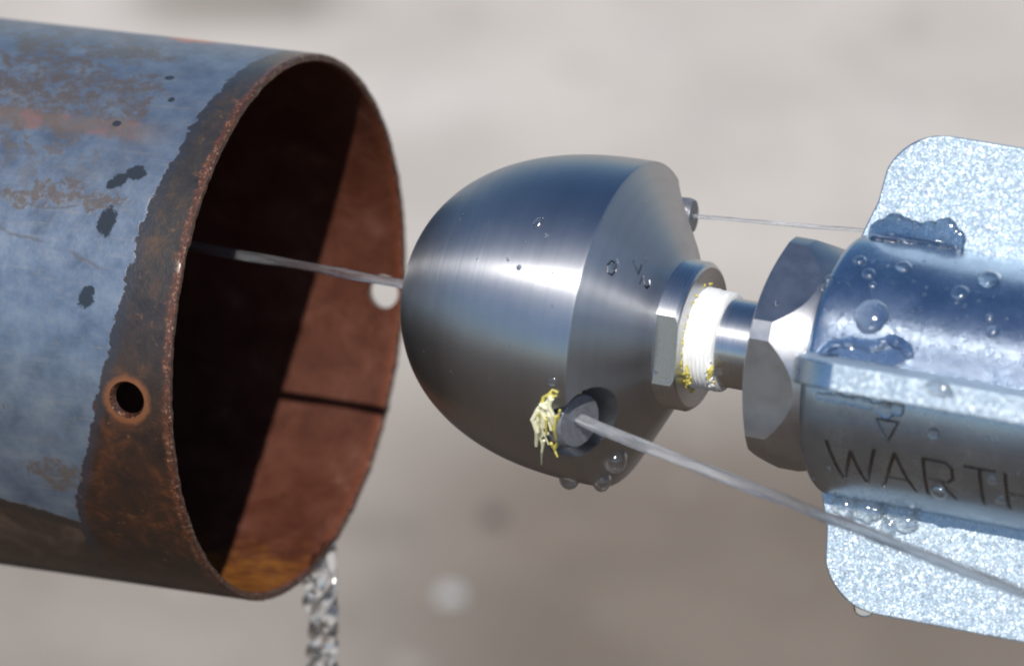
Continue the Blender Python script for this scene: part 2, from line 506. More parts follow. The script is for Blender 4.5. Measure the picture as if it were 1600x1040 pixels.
def link(name, me, mats, parent=None, angle=28):
    idx = [p.material_index for p in me.polygons]
    if angle:
        sharpen(me, angle)
    me.materials.clear()
    for m in (mats if isinstance(mats, (list, tuple)) else [mats]):
        me.materials.append(m)
    if any(idx):
        me.polygons.foreach_set('material_index', idx)
    o = bpy.data.objects.new(name, me)
    COL.objects.link(o)
    o.parent = parent
    return o

def mesh(name, verts, faces):
    me = bpy.data.meshes.new(name)
    me.from_pydata([tuple(v) for v in verts], [], faces)
    bm = bmesh.new()
    bm.from_mesh(me)
    bmesh.ops.remove_doubles(bm, verts=bm.verts, dist=1e-8)
    bmesh.ops.recalc_face_normals(bm, faces=bm.faces)
    bm.to_mesh(me)
    bm.free()
    return me

def lathe(prof, n=160, u=K, wob=None):
    """Closed solid of revolution about x; the profile lists (x, radius) in reference units and starts and ends on the axis."""
    vs, fs, rows = [], [], []
    for (x, r) in prof:
        if r <= 1e-6:
            vs.append((x * u, 0, 0))
            rows.append([len(vs) - 1] * n)
        else:
            row = []
            for i in range(n):
                a = 2 * math.pi * i / n
                rr = r if wob is None else r + wob(x, a)
                xx = x
                vs.append((xx * u, rr * math.sin(a) * u, rr * math.cos(a) * u))
                row.append(len(vs) - 1)
            rows.append(row)
    for A, B in zip(rows, rows[1:]):
        for i in range(n):
            j = (i + 1) % n
            f = []
            for q in (A[i], A[j], B[j], B[i]):
                if q not in f:
                    f.append(q)
            if len(f) > 2:
                fs.append(f)
    return mesh('turned', vs, fs)

def boolean(me, cut, op='DIFFERENCE', self_x=False, groove=False):
    if groove:
        for q in (me, cut):
            while len(q.materials) < 2:
                q.materials.append(None)
        for p_ in cut.polygons:
            p_.material_index = 1
    a = bpy.data.objects.new('work', me)
    b = bpy.data.objects.new('tool', cut)
    COL.objects.link(a)
    COL.objects.link(b)
    md = a.modifiers.new('b', 'BOOLEAN')
    md.object = b
    md.operation = op
    md.solver = 'EXACT'
    md.use_self = self_x
    dg = bpy.context.evaluated_depsgraph_get()
    out = bpy.data.meshes.new_from_object(a.evaluated_get(dg))
    bpy.data.objects.remove(a)
    bpy.data.objects.remove(b)
    return out

def fuse(me, voxel, smooth=6):
    """Melts overlapping lumps into one liquid skin."""
    a = bpy.data.objects.new('work', me)
    COL.objects.link(a)
    md = a.modifiers.new('r', 'REMESH')
    md.mode = 'VOXEL'
    md.voxel_size = voxel
    sm = a.modifiers.new('s', 'SMOOTH')
    sm.factor = 0.5
    sm.iterations = smooth
    dg = bpy.context.evaluated_depsgraph_get()
    out = bpy.data.meshes.new_from_object(a.evaluated_get(dg))
    bpy.data.objects.remove(a)
    return out

def prism(outline, z0, z1, frame=Matrix.Identity(4)):
    """Extrudes an outline in the x-y plane of a frame."""
    n = len(outline)
    vs = [frame @ Vector((x, y, z0)) for x, y in outline] + [frame @ Vector((x, y, z1)) for x, y in outline]
    fs = [list(range(n)), list(range(n, 2 * n))] + [[i, (i + 1) % n, n + (i + 1) % n, n + i] for i in range(n)]
    return mesh('prism', vs, fs)

def rod(p0, p1, r0, r1=None, n=32, caps=True):
    r1 = r0 if r1 is None else r1
    d = (p1 - p0).normalized()
    q = d.to_track_quat('Z', 'Y').to_matrix()
    a, b = q.col[0], q.col[1]
    vs, fs = [], []
    for p, r in ((p0, r0), (p1, r1)):
        for i in range(n):
            t = 2 * math.pi * i / n
            vs.append(p + a * (r * math.cos(t)) + b * (r * math.sin(t)))
    fs = [[i, (i + 1) % n, n + (i + 1) % n, n + i] for i in range(n)]
    fs += [list(range(n)), list(range(n, 2 * n))]
    return mesh('rod', vs, fs)

def tube(path, rad, n=10):
    """Closed tube along a path with a radius per point."""
    vs, fs = [], []
    prev = None
    for i, p in enumerate(path):
        d = (path[min(i + 1, len(path) - 1)] - path[max(i - 1, 0)]).normalized()
        if prev is None:
            a = d.orthogonal().normalized()
        else:
            a = (prev - d * prev.dot(d)).normalized()
        prev = a
        b = d.cross(a)
        for k in range(n):
            t = 2 * math.pi * k / n
            vs.append(p + a * (rad[i] * math.cos(t)) + b * (rad[i] * math.sin(t)))
    m = len(path)
    for i in range(m - 1):
        for k in range(n):
            l = (k + 1) % n
            fs.append([i * n + k, i * n + l, (i + 1) * n + l, (i + 1) * n + k])
    fs += [list(range(n)), list(range((m - 1) * n, m * n))]
    return vs, fs

def join(parts):
    vs, fs = [], []
    for v, f in parts:
        o = len(vs)
        vs += list(v)
        fs += [[i + o for i in q] for q in f]
    return vs, fs

# ------------------------------------------------------------------ the ground
def build_ground():
    n, half = 40, 400.0
    vs, fs = [], []
    ticks = [math.copysign(abs(t) ** 3, t) * half for t in [(-1 + 2 * i / n) for i in range(n + 1)]]
    for y in ticks:
        for x in ticks:
            vs.append((x, y, 0))
    for j in range(n):
        for i in range(n):
            a = j * (n + 1) + i
            fs.append([a, a + 1, a + n + 2, a + n + 1])
    o = link('ground', mesh('ground', vs, fs), MT['ground'], angle=0)
    tag(o, kind='structure')
    return o
build_ground()

# ------------------------------------------------------------------ the pipe
def axes(slope, toward):
    """Frame of a part that runs right and down in view and a little toward the viewer: x along it, y up across it, z out of its near side."""
    a = cr * math.cos(R(slope)) - cu * math.sin(R(slope))
    x = a * math.cos(R(toward)) + cb * math.sin(R(toward))
    z = cb * math.cos(R(toward)) - a * math.sin(R(toward))
    y = z.cross(x)
    return x.normalized(), y.normalized(), z.normalized()

def frame(o, ax):
    m = Matrix.Identity(4)
    for i, v in enumerate(ax):
        m.col[i] = (*v, 0)
    m.col[3] = (*o, 1)
    return m

pipe_mw = frame(pt(456, 512, 0.0), axes(7.2, 22.8))
def build_pipe():
    root = empty('steel_pipe', pipe_mw)
    tag(root, 'wide rusty steel pipe with blue grey mill scale and open mouth', 'pipe')
    n, L, RI = 288, 4200.0, 417.0
    xs = [0, -1.5, -6, -14, -30, -60, -110, -180, -280, -420, -650, -1000, -2200, -L]
    vs, fs, rows = [], [], []
    def ring(x, r, jag):
        row = []
        for i in range(n):
            a = 2 * math.pi * i / n
            dx = 0.0
            dr = 0.0
            if jag:
                q = Vector((math.cos(a) * 26, math.sin(a) * 26, 3.0))
                dx = jag * (mnoise.noise(q) * 2.2 + mnoise.noise(q * 3) * 1.0)
                dr = jag * mnoise.noise(q * 2 + Vector((9, 0, r))) * 1.1
            vs.append(((x + dx) * K, (r + dr) * math.sin(a) * K, (r + dr) * math.cos(a) * K))
            row.append(len(vs) - 1)
        return row
    rows.append(ring(-4, RI, 0.6))
    rows.append(ring(-0.8, RI + 2.5, 1))
    rows.append(ring(0, (RI + PR) / 2 - 4, 1))
    rows.append(ring(0, (RI + PR) / 2 + 4, 1))
    rows.append(ring(-1.0, PR - 2.0, 1))
    for x in xs[2:]:
        rows.append(ring(x if x != -6 else -4, PR, 0.6 if x == -6 else 0))
    for x in reversed(xs[3:]):
        rows.append(ring(x, RI, 0))
    rows.append(rows[0])
    for A, B in zip(rows, rows[1:]):
        for i in range(n):
            j = (i + 1) % n
            fs.append([A[i], A[j], B[j], B[i]])
    me = mesh('pipe', vs, fs)
    # two drilled holes: one in the near flank, a smaller one opposite
    def radial(deg):
        return Vector((0, math.sin(R(deg)), math.cos(R(deg))))
    for (x, deg, r, csk) in ((-72, -18.8, 25.0, 8.0), (-34, 169.7, 26.5, 0.0)):
        d = radial(deg)
        c = Vector((x, 0, 0)) * K
        prof = [(c + d * (380 * K), r), (c + d * ((PR - 9) * K), r), (c + d * ((PR + 6) * K), r + csk)]
        if csk:
            tool = rod(prof[1][0], prof[2][0], r * K, (r + csk) * K, 48)
            me = boolean(me, tool)
        me = boolean(me, rod(prof[0][0], c + d * ((PR + 30) * K), r * K, None, 48))
    wall = link('pipe_wall', me, [MT['outer'], MT['inner'], MT['rim']], root, 30)
    for p in me.polygons:
        c = p.center / K
        rr = math.hypot(c.y, c.z)
        rad = (p.normal.y * c.y + p.normal.z * c.z) / max(rr, 1)
        if c.x > -5.0 and p.normal.x > 0.15 or (RI + 1 < rr < PR - 0.6 and c.x > -300):
            p.material_index = 2
        elif rad < -0.3:
            p.material_index = 1
        else:
            p.material_index = 0
    return root
pipe = build_pipe()

# ------------------------------------------------------------------ the nozzle
NB = 0.055
noz_ax = axes(10.2, 21.4)
noz_mw = frame(pt(985, 507, NB), noz_ax)
NK = K * (1 - NB / DIST)
INSERTS = [(-46.0, 12.8), (124.0, 6.0)]     # angle round the head, tilt of the jet off the axis

def polar(x, r, deg):
    return Vector((x, r * math.sin(R(deg)), r * math.cos(R(deg)))) * NK

def insert_axis(deg, tilt):
    rad = Vector((0, math.sin(R(deg)), math.cos(R(deg))))
    d = Vector((math.cos(R(tilt)), 0, 0)) + rad * math.sin(R(tilt))
    if deg < 0:
        d += Vector((0.105, 0, 0.27))                  # the near jet is skewed outward
    return d.normalized()

HEAD_SOLID = []
def build_nozzle():
    root = empty('jetting_nozzle', noz_mw)
    tag(root, 'bullet shaped steel jetting nozzle with blue finned body, facing the pipe mouth', 'nozzle')
    # head: full ogive in front, cone behind, two pockets milled in the shoulder
    prof = [(-368, 0)]
    for i in range(1, 61):
        t = math.sin(i / 60 * math.pi / 2)
        x = -368 * (1 - (1 - math.cos(i / 60 * math.pi / 2)))
        x = -368 * math.cos(i / 60 * math.pi / 2)
        r = 258 * (1 - (abs(x) / 368) ** 2.4) ** (1 / 2.25)
        prof.append((x if i < 60 else -6, r))
    prof += [(-1.2, 257.9), (0.1, 257.3), (1.0, 256.2), (3.0, 252.8)]
    for i in range(1, 9):
        prof.append((3.0 + 80.5 * i / 8, 252.8 - 137 * i / 8))
    prof += [(84.5, 100), (84.5, 0)]
    me = lathe(prof, 256, NK)
    HEAD_SOLID.append(BVHTree.FromPolygons([v.co.copy() for v in me.vertices], [list(p_.vertices) for p_ in me.polygons]))
    for deg, tilt in INSERTS:
        d = insert_axis(deg, tilt)
        c = polar(0, 222, deg)
        me = boolean(me, rod(c - d * (34 * NK), c + d * (300 * NK), 60 * NK, 66 * NK, 64))
    # three small characters stamped in the cone
    def cone(x, deg):
        rr = 252.8 - 137 * (x - 3.0) / 80.5
        return polar(x, rr, deg)
    strokes = []
    for (ch, x0, d0) in (('0', 22, 21.0), ('7', 44, 30.0), ('2', 58, 25.5)):
        ln = {'0': [[(.5, 0), (.95, .25), (.95, .75), (.5, 1), (.05, .75), (.05, .25), (.5, 0)]],
              '7': [[(0, .95), (1, 1), (.35, 0)]],
              '2': [[(0, .8), (.4, 1), (.95, .8), (.8, .5), (0, 0), (1, 0)]]}[ch]
        for l in ln:
            strokes.append([cone(x0 + 9.5 * b, d0 + 6.0 * (0.5 - a) + 1.0) for a, b in l])
    parts = []
    for l in strokes:
        for p, q in zip(l, l[1:]):
            dd = (q - p).normalized() * (1.0 * NK)
            parts.append(tube([p - dd, q + dd], [1.7 * NK] * 2, 6))
    cut = mesh('cut', *join(parts))
    me = boolean(me, cut, self_x=True, groove=True)
    head = link('head', me, [MT['head'], MT['dark']], root, 20)

    # the inserts in their pockets
    for k, (deg, tilt) in enumerate(INSERTS):
        d = insert_axis(deg, tilt)
        c = polar(0, 222, deg)
        fr = frame(c, (d, d.cross(polar(0, 1, deg)).normalized(), d.cross(d.cross(polar(0, 1, deg))).normalized()))
        top = 4 if k == 0 else 26
        q_ = 1.0 if k == 0 else 0.62
        pr = [(-34, 0), (-34, 46), (top - 9, 46), (top - 4, 44), (top - 2, 42), (top, 41), (top, 11), (top - 3, 8), (top - 12, 5), (top - 12, 0)]
        pr = [(x_, r_ * q_) for x_, r_ in pr]
        m2 = lathe(pr, 48, NK)
        hexa = [(50 * q_ * math.cos(R(60 * i)), 50 * q_ * math.sin(R(60 * i))) for i in range(6)]
        fx = Matrix(((0, 0, 1, 0), (1, 0, 0, 0), (0, 1, 0, 0), (0, 0, 0, 1)))
        m2 = boolean(m2, prism([(x * NK, y * NK) for x, y in hexa], -60 * NK, 100 * NK, fx), 'INTERSECT')
        m2.transform(fr)
        link('jet_insert', m2, MT['insert'], root, 25)
        if k:
            continue

    # collar with two spanner flats
    pr = [(78, 0), (78, 114), (81, 118), (113, 118), (118, 114), (120, 110), (120, 0)]
    me = lathe(pr, 160, NK)
    c, s = math.cos(R(-17)), math.sin(R(-17))
    fx = Matrix(((1, 0, 0, 0), (0, c, s, 0), (0, -s, c, 0), (0, 0, 0, 1)))
    slab = prism([(40 * NK, -200 * NK), (160 * NK, -200 * NK), (160 * NK, 200 * NK), (40 * NK, 200 * NK)], -104 * NK, 104 * NK, fx)
    me = boolean(me, slab, 'INTERSECT')
    link('collar', me, MT['bright'], root, 20)

    # thread tape: many turns with soft ridges, frayed at both ends
    def wob(x, a):
        q = Vector((x * 0.12, math.cos(a) * 1.6, math.sin(a) * 1.6))
        return 2.2 * mnoise.noise(q) + 1.3 * mnoise.noise(Vector((x * 0.45, math.cos(a) * 0.6, math.sin(a) * 0.6)))
    pr = [(112, 0), (112, 74), (116, 82)] + [(116 + 50 * i / 22, 79 - 2.5 * i / 22 + (1.6 if i % 3 == 0 else 0)) for i in range(23)] + [(168.5, 73), (168.5, 0)]
    tape = link('thread_tape', lathe(pr, 96, NK, wob), MT['ptfe'], root, 60)
    def shreds(name, x0, arc, n, mat, out):
        ps = []
        for q in range(n):
            a = random.uniform(*arc)
            path, rad = [], []
            l = random.uniform(6, 20)
            for j in range(5):
                f = j / 4
                path.append(polar(x0 + random.uniform(-4, 4) + out * f * 6, 80 + 4 * math.sin(f * 3.1) + random.uniform(-1, 1.5), a + l * (f - 0.5)))
                rad.append((1.2 + 1.7 * math.sin(f * 3.1)) * NK)
            ps.append(tube(path, rad, 6))
        o = link(name, fuse(mesh('s', *join(ps)), 0.7 * NK, 2), mat, tape, 50)
        return o
    shreds('tape_shred', 118, (-95, 95), 44, MT['yellow'], -0.4)
    shreds('tape_shred', 124, (-62, -42), 10, MT['yellow'], 1)
    shreds('tape_shred', 164, (-58, -34), 7, MT['yellow'], 1)
    shreds('tape_shred', 162, (-60, -30), 8, MT['ptfe'], 1)

    # shaft
    pr = [(150, 0), (150, 70), (232, 70), (234, 68), (236, 63), (243, 63), (245, 68), (247, 70), (270, 70), (270, 0)]
    link('shaft', lathe(pr, 128, NK), MT['bright'], root, 25)

    # hexagonal nut with chamfered corners
    pr = [(250, 0), (250, 152), (252, 158), (264, 187), (296, 187), (346, 166), (372, 164), (372, 0)]
    me = lathe(pr, 192, NK)
    fl = 169 / math.cos(R(30))
    hexa = [(fl * math.cos(R(60 * i - 22 + 30)), fl * math.sin(R(60 * i - 22 + 30))) for i in range(6)]
    fx = Matrix(((0, 0, 1, 0), (0, 1, 0, 0), (1, 0, 0, 0), (0, 0, 0, 1)))
    me = boolean(me, prism([(x * NK, y * NK) for x, y in hexa], 200 * NK, 400 * NK, fx), 'INTERSECT')
    link('hex_nut', me, MT['nut'], root, 14)

    # body with the name engraved
    BR = 205.0
    pr = [(352, 0), (352, 150), (360, 194), (363, 199), (369, 203.5), (374, BR)] + [(374 + 22 * i, BR) for i in range(1, 32)] + [(1060, 195), (1064, 180), (1064, 0)]
    me = lathe(pr, 224, NK)
    letters = {'W': [[(0, 1), (.26, 0), (.5, .85), (.74, 0), (1, 1)]], 'A': [[(0, 0), (.5, 1), (1, 0)], [(.18, .34), (.82, .34)]],
               'R': [[(0, 0), (0, 1), (.8, 1), (1, .88), (1, .62), (.8, .5), (0, .5)], [(.55, .5), (1, 0)]],
               'T': [[(0, 1), (1, 1)], [(.5, 1), (.5, 0)]], 'H': [[(0, 0), (0, 1)], [(1, 0), (1, 1)], [(0, .5), (1, .5)]]}
    parts = []
    def stroke(pts, x0, w, d0, h, rad):
        path = []
        for (ax, ay), (bx, by) in zip(pts, pts[1:]):
            for t in range(6):
                f = t / 6
                path.append((ax + (bx - ax) * f, ay + (by - ay) * f))
        path.append(pts[-1])
        p3 = [polar(x0 + w * x, BR + 0.6, d0 + h * y) for x, y in path]
        for p, q in zip(p3, p3[1:]):
            dd = (q - p).normalized() * (rad * 0.4 * NK)
            parts.append(tube([p - dd, q + dd], [rad * NK] * 2, 8))
    for ch, xc, w in (('W', 447, 78), ('A', 519, 54), ('R', 588, 46), ('T', 656, 50), ('H', 722, 50)):
        for l in letters[ch]:
            stroke(l, xc - w / 2, w, -58.5, 22.0, 3.0)
    stroke([(0, 1), (1, 1), (.55, 0), (0, 1)], 489, 36, -31, 9.5, 2.0)
    me = boolean(me, mesh('cut', *join(parts)), self_x=True, groove=True)
    body = link('body', me, [MT['body'], MT['dark']], root, 24)

    # four stabilising fins
    out = [(358, 190), (362, 207), (378, 255)]
    for i in range(13):
        a = R(160 - 70 * i / 12)
        out.append((478 + 100 * math.cos(a), 272 + 100 * math.sin(a)))
    out += [(1040, 372), (1040, 190)]
    T = 20.5
    for deg in (86.0, -94.0, -4.0, 176.0):
        rad = Vector((0, math.sin(R(deg)), math.cos(R(deg))))
        nrm = Vector((1, 0, 0)).cross(rad)
        fr = frame(Vector((0, 0, 0)), (Vector((1, 0, 0)), rad, nrm))
        m5 = prism([(x * NK, y * NK) for x, y in out], -T * NK, T * NK, fr)
        bm = bmesh.new()
        bm.from_mesh(m5)
        bmesh.ops.bevel(bm, geom=[e for e in bm.edges if e.calc_face_angle(0) > R(60)], offset=3.0 * NK, segments=3, affect='EDGES', profile=0.5)
        bm.to_mesh(m5)
        bm.free()
        for p_ in m5.polygons:
            if p_.normal.x < -0.12:
                p_.material_index = 1
        link('fin', m5, [MT['fin'], MT['body']], root, 12)
    return root
noz = build_nozzle()
bpy.context.view_layer.update()

def insert_tape():
    """Thread tape squeezed out of the lower pocket, hanging in torn strips from its front edge."""
    inv = noz_mw.inverted()
    eye = inv @ cam.location
    def strip(pts, r0, r1, lift):
        path, rad = [], []
        for i, (x, y) in enumerate(pts):
            to = inv @ pt(x + random.uniform(-1.5, 1.5), y + random.uniform(-1.5, 1.5))
            loc, nor, _i, _d = HEAD_SOLID[0].ray_cast(eye, (to - eye).normalized())
            path.append(loc + nor * ((lift + 2.5 * math.sin(i * 1.3 + x)) * K))
            f = i / (len(pts) - 1)
            rad.append((r0 + (r1 - r0) * f) * NK * random.uniform(0.8, 1.2))
        return tube(path, rad, 8)
    cream = []
    for q in range(15):                                # torn lengths side by side, each wandering its own way
        f = q / 14
        x, y = 841 + 23 * f + random.uniform(-2, 2), 634 - 13 * f + random.uniform(-5, 5)
        l, w = random.uniform(34, 66) * (1.0 if q < 10 else 0.75), random.uniform(3.0, 5.4)
        k1, k2 = random.uniform(-5, 5), random.uniform(-6, 6)
        cream.append(strip([(x, y), (x - 2 + k1, y + l * 0.3), (x - 1 + k2, y + l * 0.6), (x + 3 + k1, y + l)], w, w * 0.5, random.uniform(0, 5)))
    cream.append(strip([(851, 684), (849, 702), (847, 722)], 3.4, 1.0, 1))
    link('sealing_tape', fuse(mesh('t', *join(cream)), 0.8 * NK, 2), MT['cream'], noz, 50)
    gold = [strip([(848, 622), (856, 615), (864, 613)], 2.6, 2.2, 1), strip([(856, 617), (864, 610), (874, 613)], 2.4, 2.0, 2), strip([(846, 628), (852, 618)], 3, 2, 3), strip([(860, 620), (870, 616)], 2.6, 2, 3), strip([(868, 650), (867, 668), (870, 690), (868, 702)], 3.4, 2.4, 0),
            strip([(861, 690), (865, 704), (872, 710)], 2.8, 1.6, 1), strip([(874, 640), (871, 660), (875, 680)], 2.6, 2.0, -2), strip([(844, 640), (846, 655)], 2.5, 2, 4),
            strip([(856, 650), (855, 676)], 2.2, 1.6, 4)]
    link('sealing_tape', fuse(mesh('t', *join(gold)), 0.8 * NK, 2), MT['yellow'], noz, 50)
    dip = [strip([(893, 606), (905, 600), (918, 596), (928, 598)], 5, 3.4, -14), strip([(908, 604), (914, 614), (918, 622)], 4, 3, -16)]
    link('sealing_tape', fuse(mesh('t', *join(dip)), 0.8 * NK, 2), MT['yellow'], noz, 50)
insert_tape()

# ------------------------------------------------------------------ the jets
def jet(label, start, d, length, r0, r1, seed, ripple, mat='jet'):
    q = frame(start, (d, d.orthogonal().normalized(), d.cross(d.orthogonal()).normalized()))
    n, m = 20, 150
    vs, fs = [], []
    for i in range(m + 1):
        f = i / m
        x = length * f
        r = r0 + (r1 - r0) * f
        sway = Vector((0, mnoise.noise(Vector((x * 18, seed, 1))), mnoise.noise(Vector((x * 18, seed, 7))))) * (r * 0.30)
        for k in range(n):
            a = 2 * math.pi * k / n + x * 30
            rr = r * (1 + ripple * mnoise.noise(Vector((x * 60, math.cos(a) * 1.4 + seed, math.sin(a) * 1.4))))
            vs.append(Vector((x, rr * math.cos(a), rr * math.sin(a))) + sway * min(1, f * 8))
    for i in range(m):
        for k in range(n):
            l = (k + 1) % n
            fs.append([i * n + k, i * n + l, (i + 1) * n + l, (i + 1) * n + k])
    fs += [list(range(n)), list(range(m * n, m * n + n))]
    o = link('water_jet', mesh('jet', vs, fs), MT[mat], None, 60)
    o.matrix_world = q
    tag(o, label, 'water jet', 'water jets from the nozzle')
    return o

def insert_exit(k, x):
    deg, tilt = INSERTS[k]
    c = polar(0, 222, deg) + insert_axis(deg, tilt) * (x * NK)
    return noz_mw @ c, (noz_mw.to_3x3() @ insert_axis(deg, tilt)).normalized()
p, d = insert_exit(0, -8)
jet('thick milky water jet from the lower insert, crossing in front of the finned body', p, d, 0.20, 9.6 * NK, 7.8 * NK, 3.0, 0.35)
p, d = insert_exit(1, 20)
jet('thin faint water jet behind the cone, running to the top fin', p, d, 0.17, 3.2 * NK, 3.6 * NK, 11.0, 0.3)
nose = noz_mw @ (Vector((-362, 0, 0)) * NK)
jet('short clear water jet from the nose into the pipe mouth', nose, -noz_ax[0], 0.24, 6.0 * NK, 8.0 * NK, 21.0, 0.6, 'clear_jet')

# ------------------------------------------------------------------ water falling from the lip of the pipe
def build_stream():
    lip = pipe_mw @ (Vector((-2, -0.845 * 415, -0.535 * 415)) * K)
    tang = (pipe_mw.to_3x3() @ Vector((0, 0.535, -0.845))).normalized()
    side = (cr - Vector((0, 0, 1)) * cr.z).normalized()
    fwd = side.cross(Vector((0, 0, 1)))
    parts = []
    strands = 4
    for k in range(strands):
        path, rad = [], []
        ph = 2 * math.pi * k / strands
        for i in range(76):
            f = i / 75
            s_ = f * 330
            tw = ph + s_ * 0.034
            spread = 19 + 4 * math.sin(s_ * 0.03) - 4 * f
            start = lip + tang * ((k - 1.5) * 17 * K) + Vector((0, 0, 1 * K))
            core = lip + Vector((0, 0, -s_ * K)) + side * (spread * math.cos(tw) * K) + fwd * (spread * 0.8 * math.sin(tw) * K)
            g = min(1, s_ / 62)
            g = g * g * (3 - 2 * g)
            st = start + Vector((0, 0, -s_ * K)) + cr * (min(1, s_ / 40) * 5 * K)
            path.append(st.lerp(core, g))
            rad.append((9.5 + 4.0 * math.sin(s_ * 0.08 + k * 2.4) + 1.5 * mnoise.noise(Vector((s_ * 0.05, k * 3.1, 0)))) * K * (1.1 if g < 0.4 else 1))
        parts.append(tube(path, rad, 10))
    for _ in range(10):
        s_ = random.uniform(70, 320)
        a = random.uniform(0, 6.28)
        c = lip + Vector((0, 0, -s_ * K)) + (side * math.cos(a) + fwd * math.sin(a)) * (random.uniform(10, 25) * K)
        r = random.uniform(5, 11) * K
        bm = bmesh.new()
        bmesh.ops.create_icosphere(bm, subdivisions=2, radius=r)
        parts.append(([v.co + c for v in bm.verts], [[v.index for v in f.verts] for f in bm.faces]))
        bm.free()
    me = fuse(mesh('s', *join(parts)), 1.2 * K, 4)
    me.transform(Matrix.Translation(-lip))
    o = link('water_stream', me, MT['stream'], None, 180)
    o.location = lip
    tag(o, 'braided stream of water falling from the lower lip of the rusty pipe', 'water stream')
build_stream()

# ------------------------------------------------------------------ water standing on the metal
bpy.context.view_layer.update()
def tree(names, roots):
    vs, fs = [], []
    for o in S.objects:
        if o.type == 'MESH' and o.parent in roots and o.name.split('.')[0] in names:
            b = len(vs)
            vs += [o.matrix_world @ v.co for v in o.data.vertices]
            fs += [[i + b for i in p.vertices] for p in o.data.polygons]
    return BVHTree.FromPolygons(vs, fs)
T_noz = tree(('head', 'collar', 'hex_nut', 'body', 'fin', 'jet_insert'), (noz,))
def hit(px, py):
    """Where a drop at this place in the photograph sits on the nozzle's surface."""
    d = (pt(px, py) - cam.location).normalized()
    loc, nor, idx, dist = T_noz.ray_cast(cam.location, d)
    return (loc, nor) if loc else (None, None)

def bead_mesh(seed, height=0.52, lop=0.16):
    """A drop of unit radius on the plane z = 0, rounded shoulders, its foot just under the surface."""
    n, vs, fs = 24, [], []
    prof = [(1.0, -0.10), (1.03, 0.04), (0.98, 0.16), (0.88, 0.28), (0.70, 0.40), (0.46, 0.48), (0.22, 0.515)]
    for r, z in prof:
        for k in range(n):
            a = 2 * math.pi * k / n
            w = 1 + lop * mnoise.noise(Vector((math.cos(a) * 0.9 + seed * 3.7, math.sin(a) * 0.9, seed)))
            vs.append((r * w * math.cos(a), r * w * math.sin(a), z * height / 0.52))
    top = len(vs)
    vs.append((0, 0, height))
    for i in range(len(prof) - 1):
        for k in range(n):
            l = (k + 1) % n
            fs.append([i * n + k, i * n + l, (i + 1) * n + l, (i + 1) * n + k])
    b = (len(prof) - 1) * n
    fs += [[b + k, b + (k + 1) % n, top] for k in range(n)]
    fs.append(list(range(n)))
    me = mesh('bead', vs, fs)
    sharpen(me, 75)
    me.materials.append(MT['bead'])
    return me
BEADS = [bead_mesh(i, h, l) for i, (h, l) in enumerate([(0.5, 0.15), (0.42, 0.25), (0.6, 0.12), (0.46, 0.35)])]

def bead(px, py, r, label, group=None, kind=0, stretch=1.0, name='water_drop', cat='water drop'):
    loc, nor = hit(px, py)
    if loc is None:
        return None
    o = bpy.data.objects.new(name, BEADS[kind % len(BEADS)])
    COL.objects.link(o)
    up = Vector((0, 0, -1)) - nor * (-nor.z)
    up = up.normalized() if up.length > 0.05 else nor.orthogonal().normalized()
    o.matrix_world = frame(loc, (up, nor.cross(up), nor)) @ Matrix.Diagonal((r * stretch * K, r * K, r * K, 1))
    return tag(o, label, cat, group)

G1 = 'round drops on the blue body'
bead(1363, 494, 27, 'largest milky water drop, alone in the middle of the blue nozzle body', G1, 2)
bead(1292, 441, 13, 'round water drop close to the front edge of the blue body', G1, 0)
bead(1343, 406, 10, 'upper drop of a close pair under the top fin root', G1, 1)
bead(1357, 427, 10, 'lower drop of a close pair under the top fin root', G1, 0)
bead(1412, 416, 12, 'water drop below the puddle at the top fin root', G1, 1)
bead(1546, 434, 18, 'broad crescent shaped water drop near the right edge of the photo, on the body', G1, 3)
bead(1500, 456, 13, 'oval water drop just left of the broad crescent drop', G1, 1)
bead(1551, 518, 10, 'small round drop low on the blue body, above the near fin edge', G1, 2)
bead(1546, 497, 7, 'tiny drop directly above a small round drop, on the body', G1, 2)
bead(1364, 446, 6, 'tiny drop under the close pair of drops', G1, 2)
G2 = 'drops on the dark engraved flank'
bead(1468, 768, 13, 'glinting drop hanging under the engraved letter R', G2, 2)
bead(1550, 748, 9, 'small drop between the engraved letters T and H', G2, 2)
bead(1459, 677, 9, 'lone drop above the engraved letters, below the near fin', G2, 0)
bead(1563, 780, 8, 'small drop at the foot of the engraved letter H', G2, 1)
bead(1295, 731, 4, 'tiny glint drop at the foot of the engraved W', G2, 2)
bead(1466, 606, 22, 'long flat drop lying on the glittering edge of the near fin', None, 3, 0.55)
G3 = 'drops on the polished nozzle head'
bead(841, 347, 7, 'upper of two drops on the upper side of the polished head', G3, 1, 1.6)
bead(853, 368, 3.5, 'tiny drop right below another on the upper side of the head', G3, 2)
bead(811, 418, 4.5, 'dark drop on the bright streak of the head', G3, 2)
bead(944, 340, 4, 'drop on the upper shoulder edge of the head', G3, 2)
bead(862, 596, 7, 'drop above the lower insert pocket of the head', G3, 1)
bead(960, 412, 9, 'flat drop beside the stamped characters on the cone', G3, 1)
bead(1008, 404, 4, 'small drop right of the stamped characters on the cone', G3, 2)
bead(1213, 474, 4, 'bright drop at the lower corner of the upper nut flat', None, 2)
bead(1246, 580, 6, 'drop in the joint between hex nut and body', None, 2)
bead(1023, 582, 4, 'left drop at the bottom of the collar flat', None, 2)
bead(1044, 594, 4, 'right drop at the bottom of the collar flat', None, 2)

